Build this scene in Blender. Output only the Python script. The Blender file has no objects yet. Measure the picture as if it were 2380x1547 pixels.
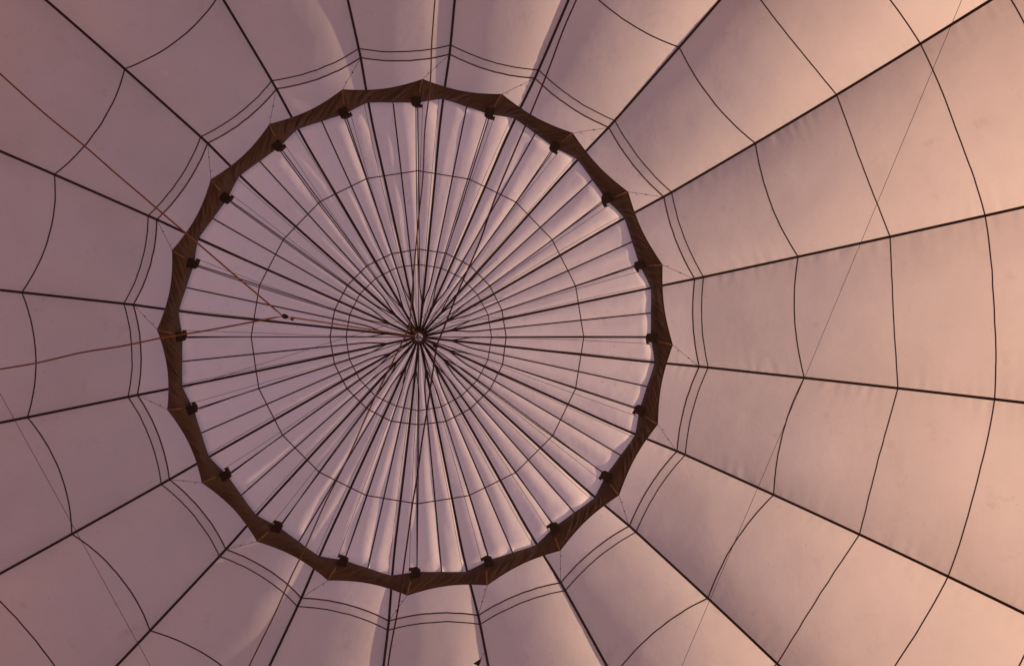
import bpy, math, random
from mathutils import Vector, noise

random.seed(7)
sc = bpy.context.scene
R = math.radians

# ------------------------------------------------------------------ camera
FPX = 1851.0            # focal length in the 2380-px-wide measuring frame (28 mm on 36 mm)
H = 16.0                # crown of the balloon above the camera
CX, CY = 215 * H / FPX, -9.5 * H / FPX
cam_d = bpy.data.cameras.new('camera')
cam = bpy.data.objects.new('camera', cam_d)
sc.collection.objects.link(cam)
cam.location = (CX, CY, 0)
cam.rotation_euler = (math.pi, 0, 0)      # straight up; picture right = +X, picture down = +Y
cam_d.lens = FPX / 2380 * 36
cam_d.sensor_width = 36
cam_d.clip_start = 0.05
cam_d.clip_end = 500
sc.camera = cam

# ------------------------------------------------------------------ light
SUN_EL, SUN_AZ = R(4.2), R(5.0)           # low sun on the picture's right; azimuth from +X towards +Y
world = bpy.data.worlds.new('World')
sc.world = world
world.use_nodes = True
wn = world.node_tree
sky = wn.nodes.new('ShaderNodeTexSky')
sky.sky_type = 'NISHITA'
sky.sun_disc = False
sky.sun_elevation = SUN_EL
sky.sun_rotation = R(90) - SUN_AZ
sky.dust_density = 0.0
sky.ozone_density = 1.0
sky.air_density = 1.9
tint = wn.nodes.new('ShaderNodeMix')      # rosy dawn air: the whole sky leans evenly towards pink
tint.data_type = 'RGBA'
tint.blend_type = 'MULTIPLY'
tint.inputs[0].default_value = 1.0
tint.inputs[7].default_value = (1.0, 0.612, 0.98, 1)
wn.links.new(sky.outputs[0], tint.inputs[6])
wn.links.new(tint.outputs[2], wn.nodes['Background'].inputs[0])
wn.nodes['Background'].inputs[1].default_value = 0.147
sun_d = bpy.data.lights.new('sun', 'SUN')
sun = bpy.data.objects.new('sun', sun_d)
sc.collection.objects.link(sun)
sun_d.energy = 2.0
sun_d.angle = R(0.6)
sun_d.color = (1.0, 0.635, 0.41)
sd = Vector((math.cos(SUN_EL) * math.cos(SUN_AZ), math.cos(SUN_EL) * math.sin(SUN_AZ), math.sin(SUN_EL)))
sun.rotation_euler = sd.to_track_quat('Z', 'Y').to_euler()
sun.location = sd * 60
vs = sc.view_settings
vs.view_transform = 'Standard'
vs.look = 'None'
vs.exposure = 1.05
vs.gamma = 1.0
vs.use_curve_mapping = False
sc.cycles.max_bounces = 16
sc.cycles.diffuse_bounces = 10

# ------------------------------------------------------------------ materials
def new_mat(name):
    m = bpy.data.materials.new(name)
    m.use_nodes = True
    nt = m.node_tree
    nt.nodes.clear()
    out = nt.nodes.new('ShaderNodeOutputMaterial')
    return m, nt, out

def nd(nt, kind, **kw):
    n = nt.nodes.new(kind)
    for k, v in kw.items():
        if k.startswith('i_'):
            n.inputs[k[2:].replace('_', ' ')].default_value = v
        else:
            setattr(n, k, v)
    return n

def ramp(nt, fac, stops):
    r = nt.nodes.new('ShaderNodeValToRGB')
    el = r.color_ramp.elements
    while len(el) < len(stops):
        el.new(0.5)
    for e, (p, c) in zip(el, stops):
        e.position = p
        e.color = (*c, 1)
    nt.links.new(fac, r.inputs[0])
    return r.outputs[0]

def mixc(nt, a, b, fac, mode='MIX'):
    m = nt.nodes.new('ShaderNodeMix')
    m.data_type = 'RGBA'
    m.blend_type = mode
    for sock, v in ((m.inputs[0], fac), (m.inputs[6], a), (m.inputs[7], b)):
        if isinstance(v, (int, float)):
            sock.default_value = v
        elif isinstance(v, tuple):
            sock.default_value = (*v, 1)
        else:
            nt.links.new(v, sock)
    return m.outputs[2]

FABRIC = (0.70, 0.69, 0.68)  # darkened against the valve cloth: lens falloff put into the colour
CROWN = (0.79, 0.78, 0.77)  # lighter top cloth, its tone also raised to carry lens falloff
CANOPY = (0.89, 0.88, 0.85)  # valve cloth lightened: bright middle of the lens falloff painted into its colour
def fabric_mat(name, col, trans, bump_scale, bump):
    m, nt, out = new_mat(name)
    co = nt.nodes.new('ShaderNodeTexCoord').outputs['Object']
    big = nd(nt, 'ShaderNodeTexNoise', i_Scale=0.45, i_Detail=5.0, i_Roughness=0.6)
    nt.links.new(co, big.inputs['Vector'])
    c = ramp(nt, big.outputs[0], [(0.28, tuple(x * 0.89 for x in col)), (0.72, tuple(x * 1.03 for x in col))])
    # faint handling marks and soot smudges
    sm = nd(nt, 'ShaderNodeTexNoise', i_Scale=2.3, i_Detail=6.0, i_Roughness=0.72)
    nt.links.new(co, sm.inputs['Vector'])
    f1 = ramp(nt, sm.outputs[0], [(0.60, (0, 0, 0)), (0.80, (0.34, 0.34, 0.34))])
    c = mixc(nt, c, (0.33, 0.25, 0.20), f1)
    sp = nd(nt, 'ShaderNodeTexNoise', i_Scale=13.0, i_Detail=2.0, i_Roughness=0.5)
    nt.links.new(co, sp.inputs['Vector'])
    f2 = ramp(nt, sp.outputs[0], [(0.735, (0, 0, 0)), (0.79, (0.35, 0.35, 0.35))])
    c = mixc(nt, c, (0.25, 0.18, 0.16), f2)
    bn = nd(nt, 'ShaderNodeTexNoise', i_Scale=bump_scale, i_Detail=4.0, i_Roughness=0.55)
    nt.links.new(co, bn.inputs['Vector'])
    b = nd(nt, 'ShaderNodeBump', i_Strength=1.0, i_Distance=bump)
    nt.links.new(bn.outputs[0], b.inputs['Height'])
    d = nt.nodes.new('ShaderNodeBsdfDiffuse')
    t = nt.nodes.new('ShaderNodeBsdfTranslucent')
    for n in (d, t):
        nt.links.new(c, n.inputs['Color'])
        nt.links.new(b.outputs[0], n.inputs['Normal'])
    mx = nd(nt, 'ShaderNodeMixShader')
    mx.inputs[0].default_value = trans
    nt.links.new(d.outputs[0], mx.inputs[1])
    nt.links.new(t.outputs[0], mx.inputs[2])
    nt.links.new(mx.outputs[0], out.inputs[0])
    return m

def solid_mat(name, col, rough=0.7, var=0.25, scale=30.0, bump=0.0, metal=0.0):
    m, nt, out = new_mat(name)
    co = nt.nodes.new('ShaderNodeTexCoord').outputs['Object']
    n = nd(nt, 'ShaderNodeTexNoise', i_Scale=scale, i_Detail=4.0)
    nt.links.new(co, n.inputs['Vector'])
    c = ramp(nt, n.outputs[0], [(0.3, tuple(x * (1 - var) for x in col)), (0.7, tuple(x * (1 + var) for x in col))])
    p = nd(nt, 'ShaderNodeBsdfPrincipled', i_Roughness=rough, i_Metallic=metal)
    nt.links.new(c, p.inputs['Base Color'])
    if bump:
        b = nd(nt, 'ShaderNodeBump', i_Strength=0.6, i_Distance=bump)
        nt.links.new(n.outputs[0], b.inputs['Height'])
        nt.links.new(b.outputs[0], p.inputs['Normal'])
    nt.links.new(p.outputs[0], out.inputs[0])
    return m

def rope_mat(name, col):
    """braided rope: fine diagonal strands from the UV running along the line"""
    m, nt, out = new_mat(name)
    uv = nt.nodes.new('ShaderNodeTexCoord').outputs['UV']
    w = nd(nt, 'ShaderNodeTexWave', i_Scale=6.0, i_Distortion=1.0, i_Detail=1.0)
    w.bands_direction = 'DIAGONAL'
    nt.links.new(uv, w.inputs['Vector'])
    c = ramp(nt, w.outputs[0], [(0.0, tuple(x * 0.55 for x in col)), (1.0, col)])
    p = nd(nt, 'ShaderNodeBsdfPrincipled', i_Roughness=0.75)
    nt.links.new(c, p.inputs['Base Color'])
    nt.links.new(p.outputs[0], out.inputs[0])
    return m

def band_mat(name, col):
    m, nt, out = new_mat(name)
    uv = nt.nodes.new('ShaderNodeTexCoord')
    mp = nd(nt, 'ShaderNodeMapping')
    mp.inputs['Scale'].default_value = (40.0, 2.0, 1)
    nt.links.new(uv.outputs['UV'], mp.inputs['Vector'])
    n = nd(nt, 'ShaderNodeTexNoise', i_Scale=1.0, i_Detail=3.0, i_Roughness=0.5, i_Distortion=0.4)
    nt.links.new(mp.outputs[0], n.inputs['Vector'])
    n2 = nd(nt, 'ShaderNodeTexNoise', i_Scale=1.5, i_Detail=4.0)
    nt.links.new(uv.outputs['Object'], n2.inputs['Vector'])
    c = ramp(nt, n2.outputs[0], [(0.3, tuple(x * 0.8 for x in col)), (0.7, tuple(x * 1.15 for x in col))])
    p = nd(nt, 'ShaderNodeBsdfPrincipled', i_Roughness=0.62)
    p.inputs['Sheen Weight'].default_value = 0.15
    nt.links.new(c, p.inputs['Base Color'])
    b = nd(nt, 'ShaderNodeBump', i_Strength=0.5, i_Distance=0.0035)
    nt.links.new(n.outputs[0], b.inputs['Height'])
    nt.links.new(b.outputs[0], p.inputs['Normal'])
    nt.links.new(p.outputs[0], out.inputs[0])
    return m

M = {}
M['fabric'] = fabric_mat('envelope_fabric', FABRIC, 0.70, 2.6, 0.011)
M['crown'] = fabric_mat('crown_fabric', CROWN, 0.74, 2.6, 0.011)
M['canopy'] = fabric_mat('valve_fabric', CANOPY, 0.86, 4.0, 0.009)
M['tape'] = solid_mat('load_tape_webbing', (0.040, 0.021, 0.018), 0.8, 0.3, 60)
M['tape_brown'] = solid_mat('brown_tape', (0.100, 0.056, 0.040), 0.8, 0.3, 8)
M['tape_ring'] = solid_mat('ring_tape', (0.068, 0.037, 0.030), 0.8, 0.4, 5)
M['band'] = band_mat('band_cloth', (0.092, 0.050, 0.038))
M['tab'] = solid_mat('tab_cloth', (0.026, 0.012, 0.009), 0.8, 0.3, 20)
M['strap'] = solid_mat('tan_webbing', (0.27, 0.14, 0.06), 0.75, 0.2, 40)
M['cord'] = solid_mat('thin_cord', (0.060, 0.034, 0.032), 0.7, 0.2, 30)
M['black'] = solid_mat('black_plastic', (0.018, 0.016, 0.014), 0.45, 0.2, 30)
M['steel'] = solid_mat('pulley_steel', (0.42, 0.38, 0.34), 0.4, 0.15, 40, metal=0.8)
M['red_rope'] = rope_mat('red_rope', (0.38, 0.15, 0.065))
M['darkred_rope'] = rope_mat('dark_red_rope', (0.085, 0.024, 0.018))
M['tan_rope'] = rope_mat('tan_rope', (0.20, 0.105, 0.045))
M['red_plastic'] = solid_mat('red_plastic', (0.30, 0.03, 0.025), 0.4, 0.1, 20)

# ------------------------------------------------------------------ mesh helpers
COL = sc.collection
def link(name, verts, faces, mat, parent=None, smooth=True, uvs=None):
    me = bpy.data.meshes.new(name)
    me.from_pydata([tuple(v) for v in verts], [], faces)
    me.materials.append(mat)
    if uvs:
        lay = me.uv_layers.new(name='UVMap')
        for lp in me.loops:
            lay.data[lp.index].uv = uvs[lp.vertex_index]
    if smooth:
        me.polygons.foreach_set('use_smooth', [True] * len(me.polygons))
    o = bpy.data.objects.new(name, me)
    COL.objects.link(o)
    if parent:
        o.parent = parent
    return o

def empty(name, label, cat, loc=(0, 0, 0), group=None):
    o = bpy.data.objects.new(name, None)
    COL.objects.link(o)
    o.empty_display_size = 0.2
    tag(o, label, cat, group)
    return o

def tag(o, label, cat, group=None):
    o['label'] = label
    o['category'] = cat
    if group:
        o['group'] = group
    return o

def tube(pts, rad, sides=6, closed=False, caps=True):
    pts = [Vector(p) for p in pts]
    n = len(pts)
    V, F, UV = [], [], []
    ref = None
    dist = 0
    for i, p in enumerate(pts):
        a = pts[(i - 1) % n] if (closed or i > 0) else p
        b = pts[(i + 1) % n] if (closed or i < n - 1) else p
        t = (b - a).normalized()
        if ref is None:
            ref = Vector((0, 0, 1)) if abs(t.z) < 0.9 else Vector((1, 0, 0))
        u = (ref - t * ref.dot(t)).normalized()
        ref = u
        w = t.cross(u)
        r = rad[i] if isinstance(rad, (list, tuple)) else rad
        if i:
            dist += (p - pts[i - 1]).length
        for k in range(sides):
            an = 2 * math.pi * k / sides
            V.append(p + (u * math.cos(an) + w * math.sin(an)) * r)
            UV.append((k / sides, dist * 4))
    m = n if closed else n - 1
    for i in range(m):
        j = (i + 1) % n
        for k in range(sides):
            l = (k + 1) % sides
            F.append((i * sides + k, i * sides + l, j * sides + l, j * sides + k))
    if caps and not closed:
        F.append(tuple(range(sides - 1, -1, -1)))
        F.append(tuple((n - 1) * sides + k for k in range(sides)))
    return V, F, UV

def ribbon(pts, nrm, width, thick, closed=False):
    """flat webbing: rectangular section swept along pts, lying in the plane whose normal is nrm[i]"""
    n = len(pts)
    V, F = [], []
    for i in range(n):
        a = pts[(i - 1) % n] if (closed or i > 0) else pts[i]
        b = pts[(i + 1) % n] if (closed or i < n - 1) else pts[i]
        t = (b - a).normalized()
        side = t.cross(nrm[i]).normalized()
        nn = nrm[i].normalized()
        w = width[i] if isinstance(width, (list, tuple)) else width
        for sx, sn in ((-1, -1), (1, -1), (1, 1), (-1, 1)):
            V.append(pts[i] + side * sx * w / 2 + nn * sn * thick / 2)
    m = n if closed else n - 1
    for i in range(m):
        j = (i + 1) % n
        for k in range(4):
            l = (k + 1) % 4
            F.append((i * 4 + k, i * 4 + l, j * 4 + l, j * 4 + k))
    if not closed:
        F.append((3, 2, 1, 0))
        F.append(tuple((n - 1) * 4 + k for k in range(4)))
    return V, F

def merge(parts):
    V, F = [], []
    for v, f in parts:
        o = len(V)
        V += list(v)
        F += [tuple(i + o for i in q) for q in f]
    return V, F

# ------------------------------------------------------------------ envelope profile
KN = [(0, 0), (5.0, 10.5), (7.5, 18), (9.3, 33), (11.2, 48), (13.2, 62), (16.5, 88), (19, 112), (22, 133), (45, 133)]
def phi_of(s):
    for (a, fa), (b, fb) in zip(KN, KN[1:]):
        if s <= b:
            return R(fa + (fb - fa) * (s - a) / (b - a))
    return R(KN[-1][1])
DS = 0.01
PROF = []
_s, _r, _z = 0.0, 0.0, H
while _r >= 0 and _s < 40:
    ph = phi_of(_s)
    PROF.append((_r, _z, ph))
    _r += math.cos(ph) * DS
    _z -= math.sin(ph) * DS
    _s += DS
    if _s > 20 and _r < 3.0:
        break
S_END = (len(PROF) - 2) * DS
def prof(s):
    x = max(0.0, s) / DS
    i = min(int(x), len(PROF) - 2)
    t = x - i
    a, b = PROF[i], PROF[i + 1]
    return a[0] + (b[0] - a[0]) * t, a[1] + (b[1] - a[1]) * t, a[2]
def s_at_px(px):
    """arc length at which the profile, seen from the axis, has this radius in the measuring frame"""
    for i, (r, z, ph) in enumerate(PROF):
        if FPX * r / z >= px:
            return i * DS
def rz_at_px(px):
    return prof(s_at_px(px))

NG = 20
TAPE0 = -6.1                      # picture azimuth (degrees, anticlockwise) of one load tape
def dirv(az):                     # picture azimuth -> world direction
    a = R(az)
    return Vector((math.cos(a), -math.sin(a), 0))
UP = Vector((0, 0, 1))
# the load tapes are not spaced quite evenly: measured deviation of each, in degrees
TDEV = [0.2, -0.1, -0.4, -0.5, -0.6, -0.7, -0.72, -0.55, -0.85, -0.3, -0.45, -0.2, 0.05, 0.2, 0.35, 0.65, 0.75, 0.65, 0.65, 0.55]
def wdir(az, f=1.0):
    x = ((az - TAPE0) / 18) % 20
    i = int(x)
    return dirv(az + f * (TDEV[i % 20] + (TDEV[(i + 1) % 20] - TDEV[i % 20]) * (x - i)))

SAG = [(0, 0.05), (4.75, 0.05), (6.6, 0.118), (8.0, 0.15), (10.0, 0.175), (12.0, 0.19), (60, 0.19)]
def sag_k(s):
    def lin(x):
        for (a, ka), (b, kb) in zip(SAG, SAG[1:]):
            if x <= b:
                return ka + (kb - ka) * (x - a) / (b - a)
        return SAG[-1][1]
    return sum(lin(s + o) for o in (-0.6, -0.3, 0, 0.3, 0.6)) / 5      # smoothed
GJ = [random.uniform(0.94, 1.06) for _ in range(NG)]
def surf(s, g, t, wob=True):
    """point of gore g at arc length s; t in [-1, 1] across the gore"""
    r, z, ph = prof(s)
    a0 = TAPE0 + 18 * g
    wf = min(1.0, max(0.0, (s - 4.2) / 1.4))
    p0 = wdir(a0 + 0.001, wf) * r
    p1 = wdir(a0 + 18.001, wf) * r
    p = p0.lerp(p1, (t + 1) / 2)
    mid = wdir(a0 + 9, wf)
    nrm = mid * math.sin(ph) + UP * math.cos(ph)
    chord = (p1 - p0).length
    d = sag_k(s) * GJ[g] * chord * (1 - abs(t) ** 2.4)
    q = p + Vector((0, 0, z)) + nrm * d
    if wob:
        e = noise.noise(Vector((q.x * 0.55, q.y * 0.55, q.z * 0.55 + 31))) * 0.05 + noise.noise(Vector((q.x * 1.7, q.y * 1.7, q.z * 1.7))) * 0.012
        q = q + nrm * (e * (1 - t * t))
        if 4.8 < s < 13.5 and abs(t) > 0.6:
            u = 1 - abs(t)
            sd_ = g * 2 + (1 if t > 0 else 0)
            a = 0.020 * math.exp(-u / 0.11) * min(1, u / 0.03) * max(0.0, 0.35 + noise.noise(Vector((s * 0.8, sd_ * 3.7, 1))))
            q = q + nrm * (a * noise.noise(Vector((s * 11, sd_ * 5.3, u * 3))) * 2)
    return q, nrm

S_OPEN = s_at_px(556.5)
# horizontal seams, measured on the right and left of the picture
S_RINGS = [(5.555, 'tape_brown', 0.026, 0.075), (5.725, 'tape', 0.021, 0.075), (7.485, 'tape_ring', 0.024, 0.11),
           (9.075, 'tape_ring', 0.022, 0.05), (10.575, 'tape_ring', 0.022, 0.05), (11.95, 'tape_ring', 0.022, 0.05),
           (13.4, 'tape_ring', 0.022, 0.0), (16.5, 'tape_ring', 0.022, 0.0)]
def s_line(k, t):
    """arc length of seam line k across a gore (pulled towards the crown between the tapes)"""
    s, _, _, b = S_RINGS[k]
    return s - b * (1 - t * t)

env = empty('balloon_envelope', 'pale translucent fabric envelope of a hot air balloon with dark load tapes, seen from inside', 'balloon')
env.location = (0, 0, 0)
ROWS = [(lambda t: S_OPEN, lambda t: s_line(0, t), 20)]
for k in range(len(S_RINGS) - 1):
    ROWS.append((lambda t, k=k: s_line(k, t), lambda t, k=k: s_line(k + 1, t), (6 if k == 0 else 36) if k < 5 else 10))
ROWS.append((lambda t: s_line(len(S_RINGS) - 1, t), lambda t: 22.0, 10))
ROWS.append((lambda t: 22.0, lambda t: S_END, 10))
NU = 22
for g in range(NG):
    for (fa, fb, nv) in ROWS:
        V, F = [], []
        for j in range(nv + 1):
            for i in range(NU + 1):
                t = math.sin(math.pi / 2 * (-1 + 2 * i / NU))
                a, b = fa(t), fb(t)
                q, _ = surf(a + (b - a) * j / nv, g, t)
                V.append(q)
        for j in range(nv):
            for i in range(NU):
                k = j * (NU + 1) + i
                F.append((k, k + 1, k + NU + 2, k + NU + 1))
        link('fabric_panel', V, F, M['crown' if fa is ROWS[0][0] else 'fabric'], env)

# load tapes: from the crown ring, under the valve, down to the mouth
def tape_off(s):
    return 0.065 if s < 4.9 else (0.016 if s > 5.35 else 0.065 - (s - 4.9) / 0.45 * 0.049)
for g in range(NG):
    pts, nr, wd = [], [], []
    s = 0.10
    d = dirv(TAPE0 + 18 * g)
    while s < S_END:
        r, z, ph = prof(s)
        d = wdir(TAPE0 + 18 * g + 0.001, min(1.0, max(0.0, (s - 4.2) / 1.4)))
        n = d * math.sin(ph) + UP * math.cos(ph)
        pts.append(d * r + UP * z - n * tape_off(s))
        nr.append(n)
        wd.append(0.048 if s > 5 else 0.045)
        s += 0.12 if s < 1 else 0.3
    V, F = ribbon(pts, nr, wd, 0.006)
    link('load_tape', V, F, M['tape'], env, smooth=False)

# horizontal tapes
for k, (s0, mat, w, b) in enumerate(S_RINGS):
    pts, nr = [], []
    gap = k == 3                       # one gore (towards the upper left) has a taller panel without this seam
    for g in ([(9 + q) % NG for q in range(NG - 1)] if gap else range(NG)):
        for i in range(24):
            t = -1 + 2 * i / 24
            wobble = noise.noise(Vector((g * 5.1 + i * 0.45, k * 9.7, 0))) * 0.009 * (1 - t * t)
            q, n = surf(s_line(k, t) + wobble, g, t)
            pts.append(q - n * 0.010)
            nr.append(n)
    V, F = ribbon(pts, nr, w, 0.004, closed=not gap)
    link('horizontal_tape', V, F, M[mat], env, smooth=False)

# crown ring
def torus(c, Rr, rr, n=40, sides=8, ax=UP):
    u = ax.orthogonal().normalized()
    w = ax.cross(u)
    pts = [Vector(c) + (u * math.cos(2 * math.pi * i / n) + w * math.sin(2 * math.pi * i / n)) * Rr for i in range(n)]
    return tube(pts, rr, sides, closed=True)[:2]
V, F = torus((0, 0, H - 0.10), 0.112, 0.034)
link('crown_ring', V, F, M['tape_brown'], env)

# ------------------------------------------------------------------ parachute valve
valve = empty('parachute_valve', 'round pleated pale fabric vent valve filling the crown opening', 'vent valve')
def can_z(r):
    """height of the valve cloth on a seam"""
    lo, hi = 0, len(PROF) - 1
    i = 0
    while i < len(PROF) - 1 and PROF[i][0] < r:
        i += 1
    return PROF[i][1] - 0.022
ZC = [can_z(0.05 * i) for i in range(110)]
def cz(r):
    x = r / 0.05
    i = int(x)
    return ZC[i] + (ZC[i + 1] - ZC[i]) * (x - i)
def lift(r, rel):
    t = (rel % 18) / 9 - 1
    return 0.070 * (r / 4.65) ** 6 * (1 - t * t)
def edge_px(idx):
    return (558, 546, 549)[idx % 3]
PJ = [random.uniform(0.7, 1.35) for _ in range(60)]
def can_pt(idx, t, v):
    """valve cloth between seam idx and idx+1; t in [0,1] across, v in [0,1] from centre to edge"""
    a0 = TAPE0 + 6 * idx
    e0, e1 = ER[idx % 3], ER[(idx + 1) % 3]
    r0, r1 = 0.002 + (e0 - 0.002) * v, 0.002 + (e1 - 0.002) * v
    p0 = dirv(a0) * r0 + UP * (cz(r0) + lift(r0, 6 * idx))
    p1 = dirv(a0 + 6) * r1 + UP * (cz(r1) + lift(r1, 6 * idx + 6))
    p = p0.lerp(p1, t)
    ch = (p1 - p0).length
    tt = 4 * t * (1 - t)
    d = ch * 0.075 * PJ[idx] * tt * (1 - 0.25 * max(0, v - 0.9) / 0.1)
    d += ch * 0.05 * noise.noise(Vector((idx * 7.3, v * 5.0, t * 1.5))) * tt
    # small puckers beside the seams, close to the hem
    if v > 0.9:
        h = (v - 0.9) / 0.1
        for side, te in ((0, t), (1, 1 - t)):
            kind = (idx + side) % 3
            a = (0.004, 0.013, 0.006)[kind] * (0.5 + noise.noise(Vector((idx * 1.7, side * 9.1, 3))))
            d += a * h * math.exp(-te / 0.16) * min(1, te / 0.05) * noise.noise(Vector((v * 75, idx * 3.3 + side * 7, te * 2.0))) * 2
    if v > 0.955:                 # hem rolls down over the rim
        d -= 0.050 * ((v - 0.955) / 0.045) ** 2 * min(1, tt * 2.5)
    return p + UP * d
ER = [edge_px(i) * prof(s_at_px(edge_px(i)))[1] / FPX for i in range(3)]
NV = 42
for idx in range(60):
    V, F = [], []
    for j in range(NV + 1):
        v = j / 20 * 0.9 if j <= 20 else 0.9 + 0.1 * (j - 20) / 22
        for i in range(11):
            V.append(can_pt(idx, i / 10, v))
    for j in range(NV):
        for i in range(10):
            k = j * 11 + i
            F.append((k, k + 1, k + 12, k + 11))
    link('canopy_panel', V, F, M['canopy'], valve)

MERGE_R = 0.66
for g in range(NG):
    a = TAPE0 + 18 * g
    for idx, w, ain in ((1, 0.021, a + 1.2), (2, 0.027, a + 16.8)):
        az = a + 6 * idx
        ro = ER[idx]
        n1 = 26
        pts = []
        for i in range(n1 + 1):
            r = ro + (MERGE_R + 0.45 - ro) * i / n1
            pts.append(dirv(az) * r + UP * (cz(r) + lift(r, 6 * idx) - 0.012))
        tgt = a if idx == 1 else a + 18
        for r, f in ((0.98, 0.12), (0.82, 0.45), (MERGE_R, 0.85), (0.45, 0.97), (0.2, 1.0)):
            pts.append(dirv(az + (tgt - az) * f) * r + UP * (cz(r) - 0.020))
        V, F = ribbon(pts, [UP] * len(pts), w, 0.005)
        link('seam_tape', V, F, M['tape'], valve, smooth=False)

# rope rings under the valve cloth, knotted to the clip lines
for px, mat, rad in ((388, 'tape_ring', 0.0115), (207, 'tape_brown', 0.0125), (172, 'tape_ring', 0.0105)):
    pts = []
    for g in range(NG):
        a = TAPE0 + 6 + 18 * g
        r = px * (H - 0.35) / FPX * 1.0 + random.uniform(-0.012, 0.012)
        p0 = dirv(a) * r
        pts.append((p0, g))
    P = []
    for g in range(NG):
        p0, p1 = pts[g][0], pts[(g + 1) % NG][0]
        for i in range(6):
            q = p0.lerp(p1, i / 6)
            sagx = 0.012 * math.sin(math.pi * i / 6)
            P.append(q + UP * (cz(q.length) - 0.085 - sagx))
    V, F, UV = tube(P, rad, 6, closed=True)
    link('ring_line', V, F, M[mat], valve)

# shroud lines (from each tab to the crown), centring lines and hair-thin guide cords
for g in range(NG):
    a = TAPE0 + 18 * g
    r0 = 533 * 15.5 / FPX
    jit = random.uniform(-0.35, 0.35)
    bow = random.uniform(0.3, 1.0) * random.choice((-1, 1))
    pts = []
    for i in range(25):
        f = i / 24
        r = r0 + (0.12 - r0) * f
        off = (0.30 + jit * 0.3) * (1 - f) + bow * 0.55 * math.sin(math.pi * f)
        pts.append(dirv(a + 6 + off) * r + UP * (cz(r) - 0.10 - 0.10 * math.sin(math.pi * f)))
    V, F, UV = tube(pts, 0.0105, 6)
    link('shroud_line', V, F, M['tape'], valve)
    # thin cord beside the tab
    pts = []
    s1 = random.uniform(-0.6, 0.3)
    for i in range(17):
        f = i / 16
        r = 543 * 15.5 / FPX * (1 - f) + 0.14 * f
        pts.append(dirv(a + 6 - 1.55 * (1 - f) ** 0.7 + s1 * math.sin(math.pi * f)) * r + UP * (cz(r) - 0.16 - 0.16 * math.sin(math.pi * f)))
    V, F, UV = tube(pts, 0.0042, 5)
    link('centring_line', V, F, M['cord'], valve)
    # thin cord beside the load tape
    pts = []
    s2 = random.uniform(-0.4, 0.9)
    side = 1 if (g % 20) < 9 else -1
    for i in range(17):
        f = i / 16
        r = 553 * 15.5 / FPX * (1 - f) + 0.14 * f
        pts.append(dirv(a + side * (0.55 * (1 - f) + s2 * math.sin(math.pi * f))) * r + UP * (cz(r) - 0.20 - 0.12 * math.sin(math.pi * f)))
    V, F, UV = tube(pts, 0.0042, 5)
    link('centring_line', V, F, M['cord'], valve)
# a few slack cords that lie across the others
for (x0, y0, x1, y1, d) in ((425, 905, 940, 745, 0.30), (1180, 690, 1010, 745, 0.34), (1200, 735, 1010, 752, 0.36),
                            (1165, 600, 1000, 745, 0.3), (1060, 660, 985, 745, 0.3), (850, 905, 950, 800, 0.32), (880, 880, 955, 800, 0.3)):
    pts = []
    for i in range(13):
        f = i / 12
        x = (x0 + (x1 - x0) * f - 975) / FPX
        y = (y0 + (y1 - y0) * f - 783) / FPX
        zz = 15.6 - d - 0.05 * math.sin(math.pi * f)
        pts.append(Vector((x * zz, y * zz, zz)))
    V, F, UV = tube(pts, 0.0042, 5)
    link('centring_line', V, F, M['cord'], valve)
# small loop ring and tangle at the middle
V, F = torus((0, 0, H - 0.42), 0.232, 0.008, 36, 6)
link('gather_ring', V, F, M['tape_brown'], valve)
for q in range(7):
    pts = []
    ph0 = random.uniform(0, 6.28)
    for i in range(19):
        an = ph0 + i / 18 * random.uniform(3.0, 3.3)
        rr = 0.05 + 0.05 * math.sin(i * 0.5 + q)
        pts.append(Vector((math.cos(an) * rr + 0.02 * math.sin(q * 2.1), math.sin(an) * rr + 0.02 * math.cos(q * 1.7), H - 0.30 + 0.02 * math.sin(i * 0.7 + q))))
    V, F, UV = tube(pts, 0.0045, 5)
    link('cord_tangle', V, F, M['tape_brown'], valve)

# ------------------------------------------------------------------ brown seal band round the valve
band = empty('seal_band', 'dark brown creased fabric band with pointed outer edge around the pale valve', 'fabric band')
PEAK = 4.4
ZE = cz(4.6)                       # valve hem height
def inner_px(az):
    x = ((az - TAPE0) % 18) / 6
    i = int(x)
    e = [557, 544.5, 548, 557]
    return e[i] + (e[i + 1] - e[i]) * (x - i) - 1.0
def outer_px(t):
    a = R(18 * (t - 0.5))
    return 599 * math.cos(R(9)) / math.cos(a) - 10.5 * math.sin(math.pi * t) ** 0.9
PEAK_Z = ZE - 0.34
def band_pt(k, t, v, flat=False):
    """t along the segment from peak k anticlockwise to the next; v 0 outer .. 1 inner"""
    az = TAPE0 + PEAK + 18 * k + 18 * t
    zi = cz(4.6) - 0.075
    zo = ZE - 0.34 + 0.12 * math.sin(math.pi * t) ** 0.7
    pi_, po = inner_px(az), outer_px(t)
    px = po + (pi_ - po) * v
    z = zo + (zi - zo) * (v ** 0.85)
    w = math.sin(math.pi * v) * 0.06
    z -= w
    if not flat:
        c = t - 0.55 * v * (0.3 + 0.7 * (1 - t))
        amp = 0.030 * math.sin(math.pi * min(1, v * 0.85 + 0.1)) * (0.35 + 0.65 * min(1, t * (1 - t) * 5))
        nz = noise.noise(Vector((c * 13 + k * 11.3, v * 0.8, k * 2.7)))
        nz2 = noise.noise(Vector((c * 27 + k * 7.7, v * 1.2, k * 1.3)))
        z += amp * (1 - 2.6 * abs(nz) ** 0.8) - amp * 0.9 * abs(nz2) ** 0.7
    r = px * z / FPX
    return dirv(az) * r + UP * z
NT, NVb = 90, 14
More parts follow.
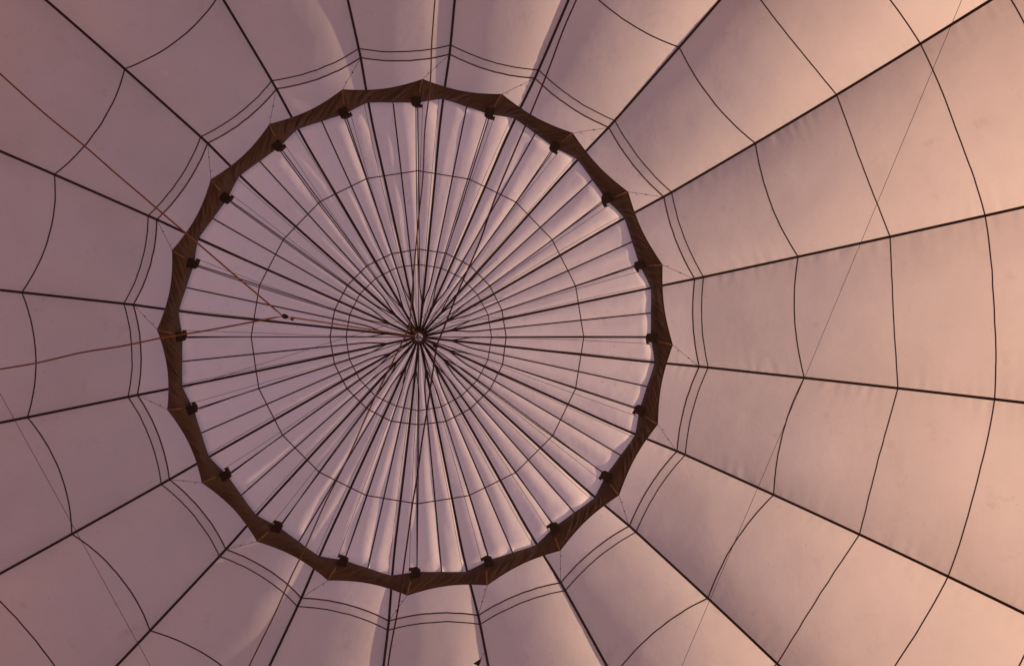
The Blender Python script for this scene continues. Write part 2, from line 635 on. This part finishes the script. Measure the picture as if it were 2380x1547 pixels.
for k in range(NG):
    V, F, UV = [], [], []
    for j in range(NVb + 1):
        for i in range(NT + 1):
            t, v = i / NT, j / NVb
            V.append(band_pt(k, t, v))
            UV.append((t + k * 3.3, (t - 0.55 * v * (0.3 + 0.7 * (1 - t))) * 0.9))
    for j in range(NVb):
        for i in range(NT):
            q = j * (NT + 1) + i
            F.append((q, q + 1, q + NT + 2, q + NT + 1))
    seg = link('band_panel', V, F, M['band'], band, uvs=[(b, a) for a, b in UV])
    # hem cord along the pointed outer edge
    pts = [band_pt(k, i / 28, 0.0) + UP * -0.004 for i in range(29)]
    V, F, _ = tube(pts, 0.008, 5)
    link('hem', V, F, M['band'], seg)
    # tan strap at the point
    az = TAPE0 + PEAK + 18 * k
    p0 = band_pt(k, 0, 0) + UP * -0.02
    tgt_az = TAPE0 + 6 + 18 * k - 0.5
    pts = []
    for i in range(7):
        f = i / 6
        px = 598 - 31 * f
        z = PEAK_Z - 0.035 + 0.08 * f
        pts.append(dirv(az + (tgt_az - az) * f * 0.62) * (px * z / FPX) + UP * (z - 0.04 * math.sin(math.pi * f)))
    V, F = ribbon(pts, [UP] * 7, 0.024, 0.005)
    link('strap', V, F, M['strap'], seg, smooth=False)
    # dark tab (pulley pocket) on the inner hem where the shroud line leaves
    caz = TAPE0 + 6 + 18 * k
    c = dirv(caz)
    e = dirv(caz + 90)              # anticlockwise tangent
    z = ZE - 0.16
    m = z / FPX
    base = c * (550 * m) + UP * z
    j = lambda a: a * 0.88 + random.uniform(-1.2, 1.2)
    caz_r = R(random.uniform(-9, 9))
    c, e = c * math.cos(caz_r) + e * math.sin(caz_r), e * math.cos(caz_r) - c * math.sin(caz_r)
    outl = [(j(8), -11), (j(8), 11), (-9, j(12)), (j(-14), j(10)), (j(-18), j(3)), (j(-18), j(-3)), (j(-17), j(-17)), (j(-10.5), j(-17.5)), (-10, j(-11)), (-2, -11)]
    nO = len(outl)
    V = [base + (c * x + e * y) * m + UP * 0.045 for x, y in outl] + [base + (c * x + e * y) * m * 0.97 - UP * 0.035 for x, y in outl]
    F = [tuple(range(nO)), tuple(range(2 * nO - 1, nO - 1, -1))] + [(i, i + nO, (i + 1) % nO + nO, (i + 1) % nO) for i in range(nO)]
    link('tab', V, F, M['tab'], seg, smooth=False)
    # stay cord from the point to the load tape at the double seam
    r, zz, ph = prof(5.54)
    pA = band_pt(k, 0, 0)
    pB = wdir(TAPE0 + 18 * k + 0.001) * r + UP * (zz - 0.03)
    pts = [pA.lerp(pB, i / 10) - UP * 0.012 * math.sin(math.pi * i / 10) for i in range(11)]
    V, F, _ = tube(pts, 0.0040, 5)
    tc = link('stay_cord', V, F, M['cord'], band)
    b = pA.lerp(pB, random.uniform(0.50, 0.62))
    V, F, _ = tube([b - (pB - pA).normalized() * 0.022, b, b + (pB - pA).normalized() * 0.022], [0.005, 0.013, 0.005], 6)
    link('bead', V, F, M['black'], tc)
    b = pA.lerp(pB, random.uniform(0.12, 0.25))
    d = (pB - pA).normalized()
    sdv = d.cross(UP).normalized() * random.choice((-1, 1))
    V, F, _ = tube([b, b + sdv * 0.022 + d * 0.01, b + sdv * 0.045 + d * 0.035], [0.006, 0.005, 0.003], 5)
    link('knot', V, F, M['cord'], tc)

# ------------------------------------------------------------------ ropes and pulleys
def ray(px, py):
    return Vector(((px - 1190) / FPX, (py - 773.5) / FPX, 1.0))
def at(px, py, z):
    d = ray(px, py)
    return Vector((CX, CY, 0)) + d * z
def prof_r_at_z(z):
    for i in range(len(PROF) - 1):
        if PROF[i][1] >= z > PROF[i + 1][1]:
            return PROF[i][0]
    return 0
def wall_hit(px, py):
    """first point where the ray through this picture position meets the envelope wall"""
    z = 4.0
    while z < 16:
        p = at(px, py, z)
        if math.hypot(p.x, p.y) > prof_r_at_z(z) * 0.985:
            return p
        z += 0.02
    return at(px, py, 15)
def rope_obj(name, pts, rad, mat, label, cat, group=None, wig=0.0):
    P = []
    for a, b in zip(pts, pts[1:]):
        n = 40
        for i in range(n):
            f = i / n
            q = a.lerp(b, f)
            q = q + Vector((noise.noise(q * 0.9), noise.noise(q * 0.9 + Vector((9, 0, 0))), 0)) * wig * math.sin(math.pi * f)
            P.append(q)
    P.append(pts[-1])
    V, F, UV = tube(P, rad, 8)
    o = link(name, V, F, M[mat], None, uvs=UV)
    return tag(o, label, cat, group)

def sphere(c, r, n=12, m=8, sx=1, sy=1, sz=1):
    V, F = [], []
    for j in range(m + 1):
        th = math.pi * j / m
        for i in range(n):
            a = 2 * math.pi * i / n
            V.append(Vector(c) + Vector((math.sin(th) * math.cos(a) * r * sx, math.sin(th) * math.sin(a) * r * sy, math.cos(th) * r * sz)))
    for j in range(m):
        for i in range(n):
            F.append((j * n + i, j * n + (i + 1) % n, (j + 1) * n + (i + 1) % n, (j + 1) * n + i))
    return V, F

def pulley(center, axis, pull, scale, label, ball=None):
    """two cheeks, a sheave between them and a shackle towards `pull`; axis = sheave axis"""
    p = empty('pulley', label, 'pulley', group='small rope pulleys under the valve')
    p.location = center
    axis = axis.normalized()
    pull = (pull - axis * pull.dot(axis)).normalized()
    w = axis.cross(pull)
    for sgn in (-1, 1):
        out = []
        N = 18
        for i in range(N):
            a = 2 * math.pi * i / N
            x, y = math.cos(a) * 0.085, math.sin(a) * 0.055
            out.append(pull * x + w * y)
        V = [(q + axis * sgn * 0.020) * scale for q in out] + [(q * 0.93 + axis * sgn * 0.030) * scale for q in out]
        F = [tuple(range(N)), tuple(range(2 * N - 1, N - 1, -1))] + [(i, i + N, (i + 1) % N + N, (i + 1) % N) for i in range(N)]
        link('cheek', V, F, M['black'], p, smooth=False)
    V, F, _ = tube([axis * -0.018 * scale, axis * -0.006 * scale, axis * 0.006 * scale, axis * 0.018 * scale],
                   [0.050 * scale, 0.036 * scale, 0.036 * scale, 0.050 * scale], 16)
    link('sheave', V, F, M['steel'], p)
    pts = [pull * 0.075 * scale + w * 0.02 * scale, pull * 0.125 * scale + w * 0.018 * scale, pull * 0.14 * scale,
           pull * 0.125 * scale - w * 0.018 * scale, pull * 0.075 * scale - w * 0.02 * scale]
    V, F, _ = tube(pts, 0.008 * scale, 6)
    link('shackle', V, F, M['steel'], p)
    if ball:
        V, F = sphere(pull * 0.185 * scale, 0.050 * scale)
        link('stopper_ball', V, F, M[ball], p)
    return p

def extend(a, b, k):
    return (b[0] + (b[0] - a[0]) * k, b[1] + (b[1] - a[1]) * k)
def rope_set(color, mat, rad, pa, pu, pb, zp, anchor, words, ball):
    c = at(*pu, zp)
    A = wall_hit(*pa)
    B = wall_hit(*pb)
    mid_dir = (Vector(anchor) - c).normalized()
    ax = (A - c).normalized().cross((B - c).normalized())
    pulley(c, ax if ax.length > 1e-3 else UP, mid_dir, 0.72, words[0], ball)
    back = c - mid_dir * 0.038
    rope_obj('control_rope', [A, back, B], rad, mat, words[1], 'rope', wig=0.05)
    rope_obj('control_line', [c + mid_dir * (0.16 if ball else 0.10), Vector(anchor)], rad * 0.9, mat, words[2], 'rope')

rope_set('red', 'red_rope', 0.0145, extend((668, 736), (0, 170), 0.35), (662, 735), extend((668, 736), (0, 860), 0.35), 13.6,
         (-0.05, -0.02, H - 0.45),
         ('black pulley with dark red stopper ball, hung on red rope away from the crown',
          'bright red control rope doubled round the pulley with the red ball',
          'short red line from the red ball pulley to the crown ring'), 'red_plastic')
rope_set('tan', 'tan_rope', 0.0130, extend((953, 757), (1013, 0), 0.35), (953, 760), extend((953, 757), (577, 1547), 0.25), 14.9,
         (0.03, -0.03, H - 0.42),
         ('black pulley with a red pin, tight beside the crown ring on a tan rope',
          'tan control rope running past the crown ring through a pulley',
          'stub of tan line tying the pulley to the crown ring'), None)
rope_set('dark', 'darkred_rope', 0.0150, extend((1015, 804), (1340, 0), 0.3), (1013, 803), extend((1015, 804), (903, 1547), 0.3), 14.6,
         (0.05, 0.0, H - 0.42),
         ('plain black pulley in the middle of a dark red rope near the crown',
          'dark red control rope bent at a plain black pulley near the crown',
          'short brown line holding the plain black pulley to the crown ring'), None)

# long hair-thin cords strung across the envelope from wall to wall
c1 = wall_hit(2300, -155)
c2 = wall_hit(1867, 878)
c3 = wall_hit(1500, 1745)
rope_obj('measuring_cable', [c1, c2 - UP * 0.06, c3], 0.0042, 'cord', 'hair-thin cable crossing the warm sunlit panels, tied at a tape crossing', 'cable')
c1 = wall_hit(-110, 715)
c2 = wall_hit(440, 1710)
rope_obj('measuring_cable', [c1, c2], 0.0042, 'cord', 'hair-thin cable crossing the shaded mauve panels away from the sun', 'cable')

# small dark flag of cloth tied to a load tape
s0 = None
r_, z_, ph_ = prof(6.93)
best = None
for g in range(NG):
    d = dirv(TAPE0 + 18 * g)
    p = d * 1
    best = g if best is None or (dirv(TAPE0 + 18 * g) - Vector((0.21, 0.98, 0))).length < (dirv(TAPE0 + 18 * best) - Vector((0.21, 0.98, 0))).length else best
d = dirv(TAPE0 + 18 * best)
zf = z_ - 0.06
A = at(1130, 1513, zf)
B = at(1100, 1541, zf - 0.12)
C = at(1113, 1550, zf - 0.10)
D = at(1121, 1524, zf - 0.03)
V, F = [], []
top = [A, A.lerp(D, 0.5) + Vector((-0.012, 0, 0)), at(1117, 1530, zf - .05), B, at(1107, 1544, zf - 0.13), C, D]
V = [p for p in top] + [p + UP * 0.006 for p in top]
n7 = len(top)
F = [tuple(range(n7)), tuple(range(2 * n7 - 1, n7 - 1, -1))] + [(i, i + n7, (i + 1) % n7 + n7, (i + 1) % n7) for i in range(n7)]
tag(link('cloth_flag', V, F, M['tab'], None, smooth=False), 'small dark triangular scrap of cloth tied to a load tape', 'cloth scrap')
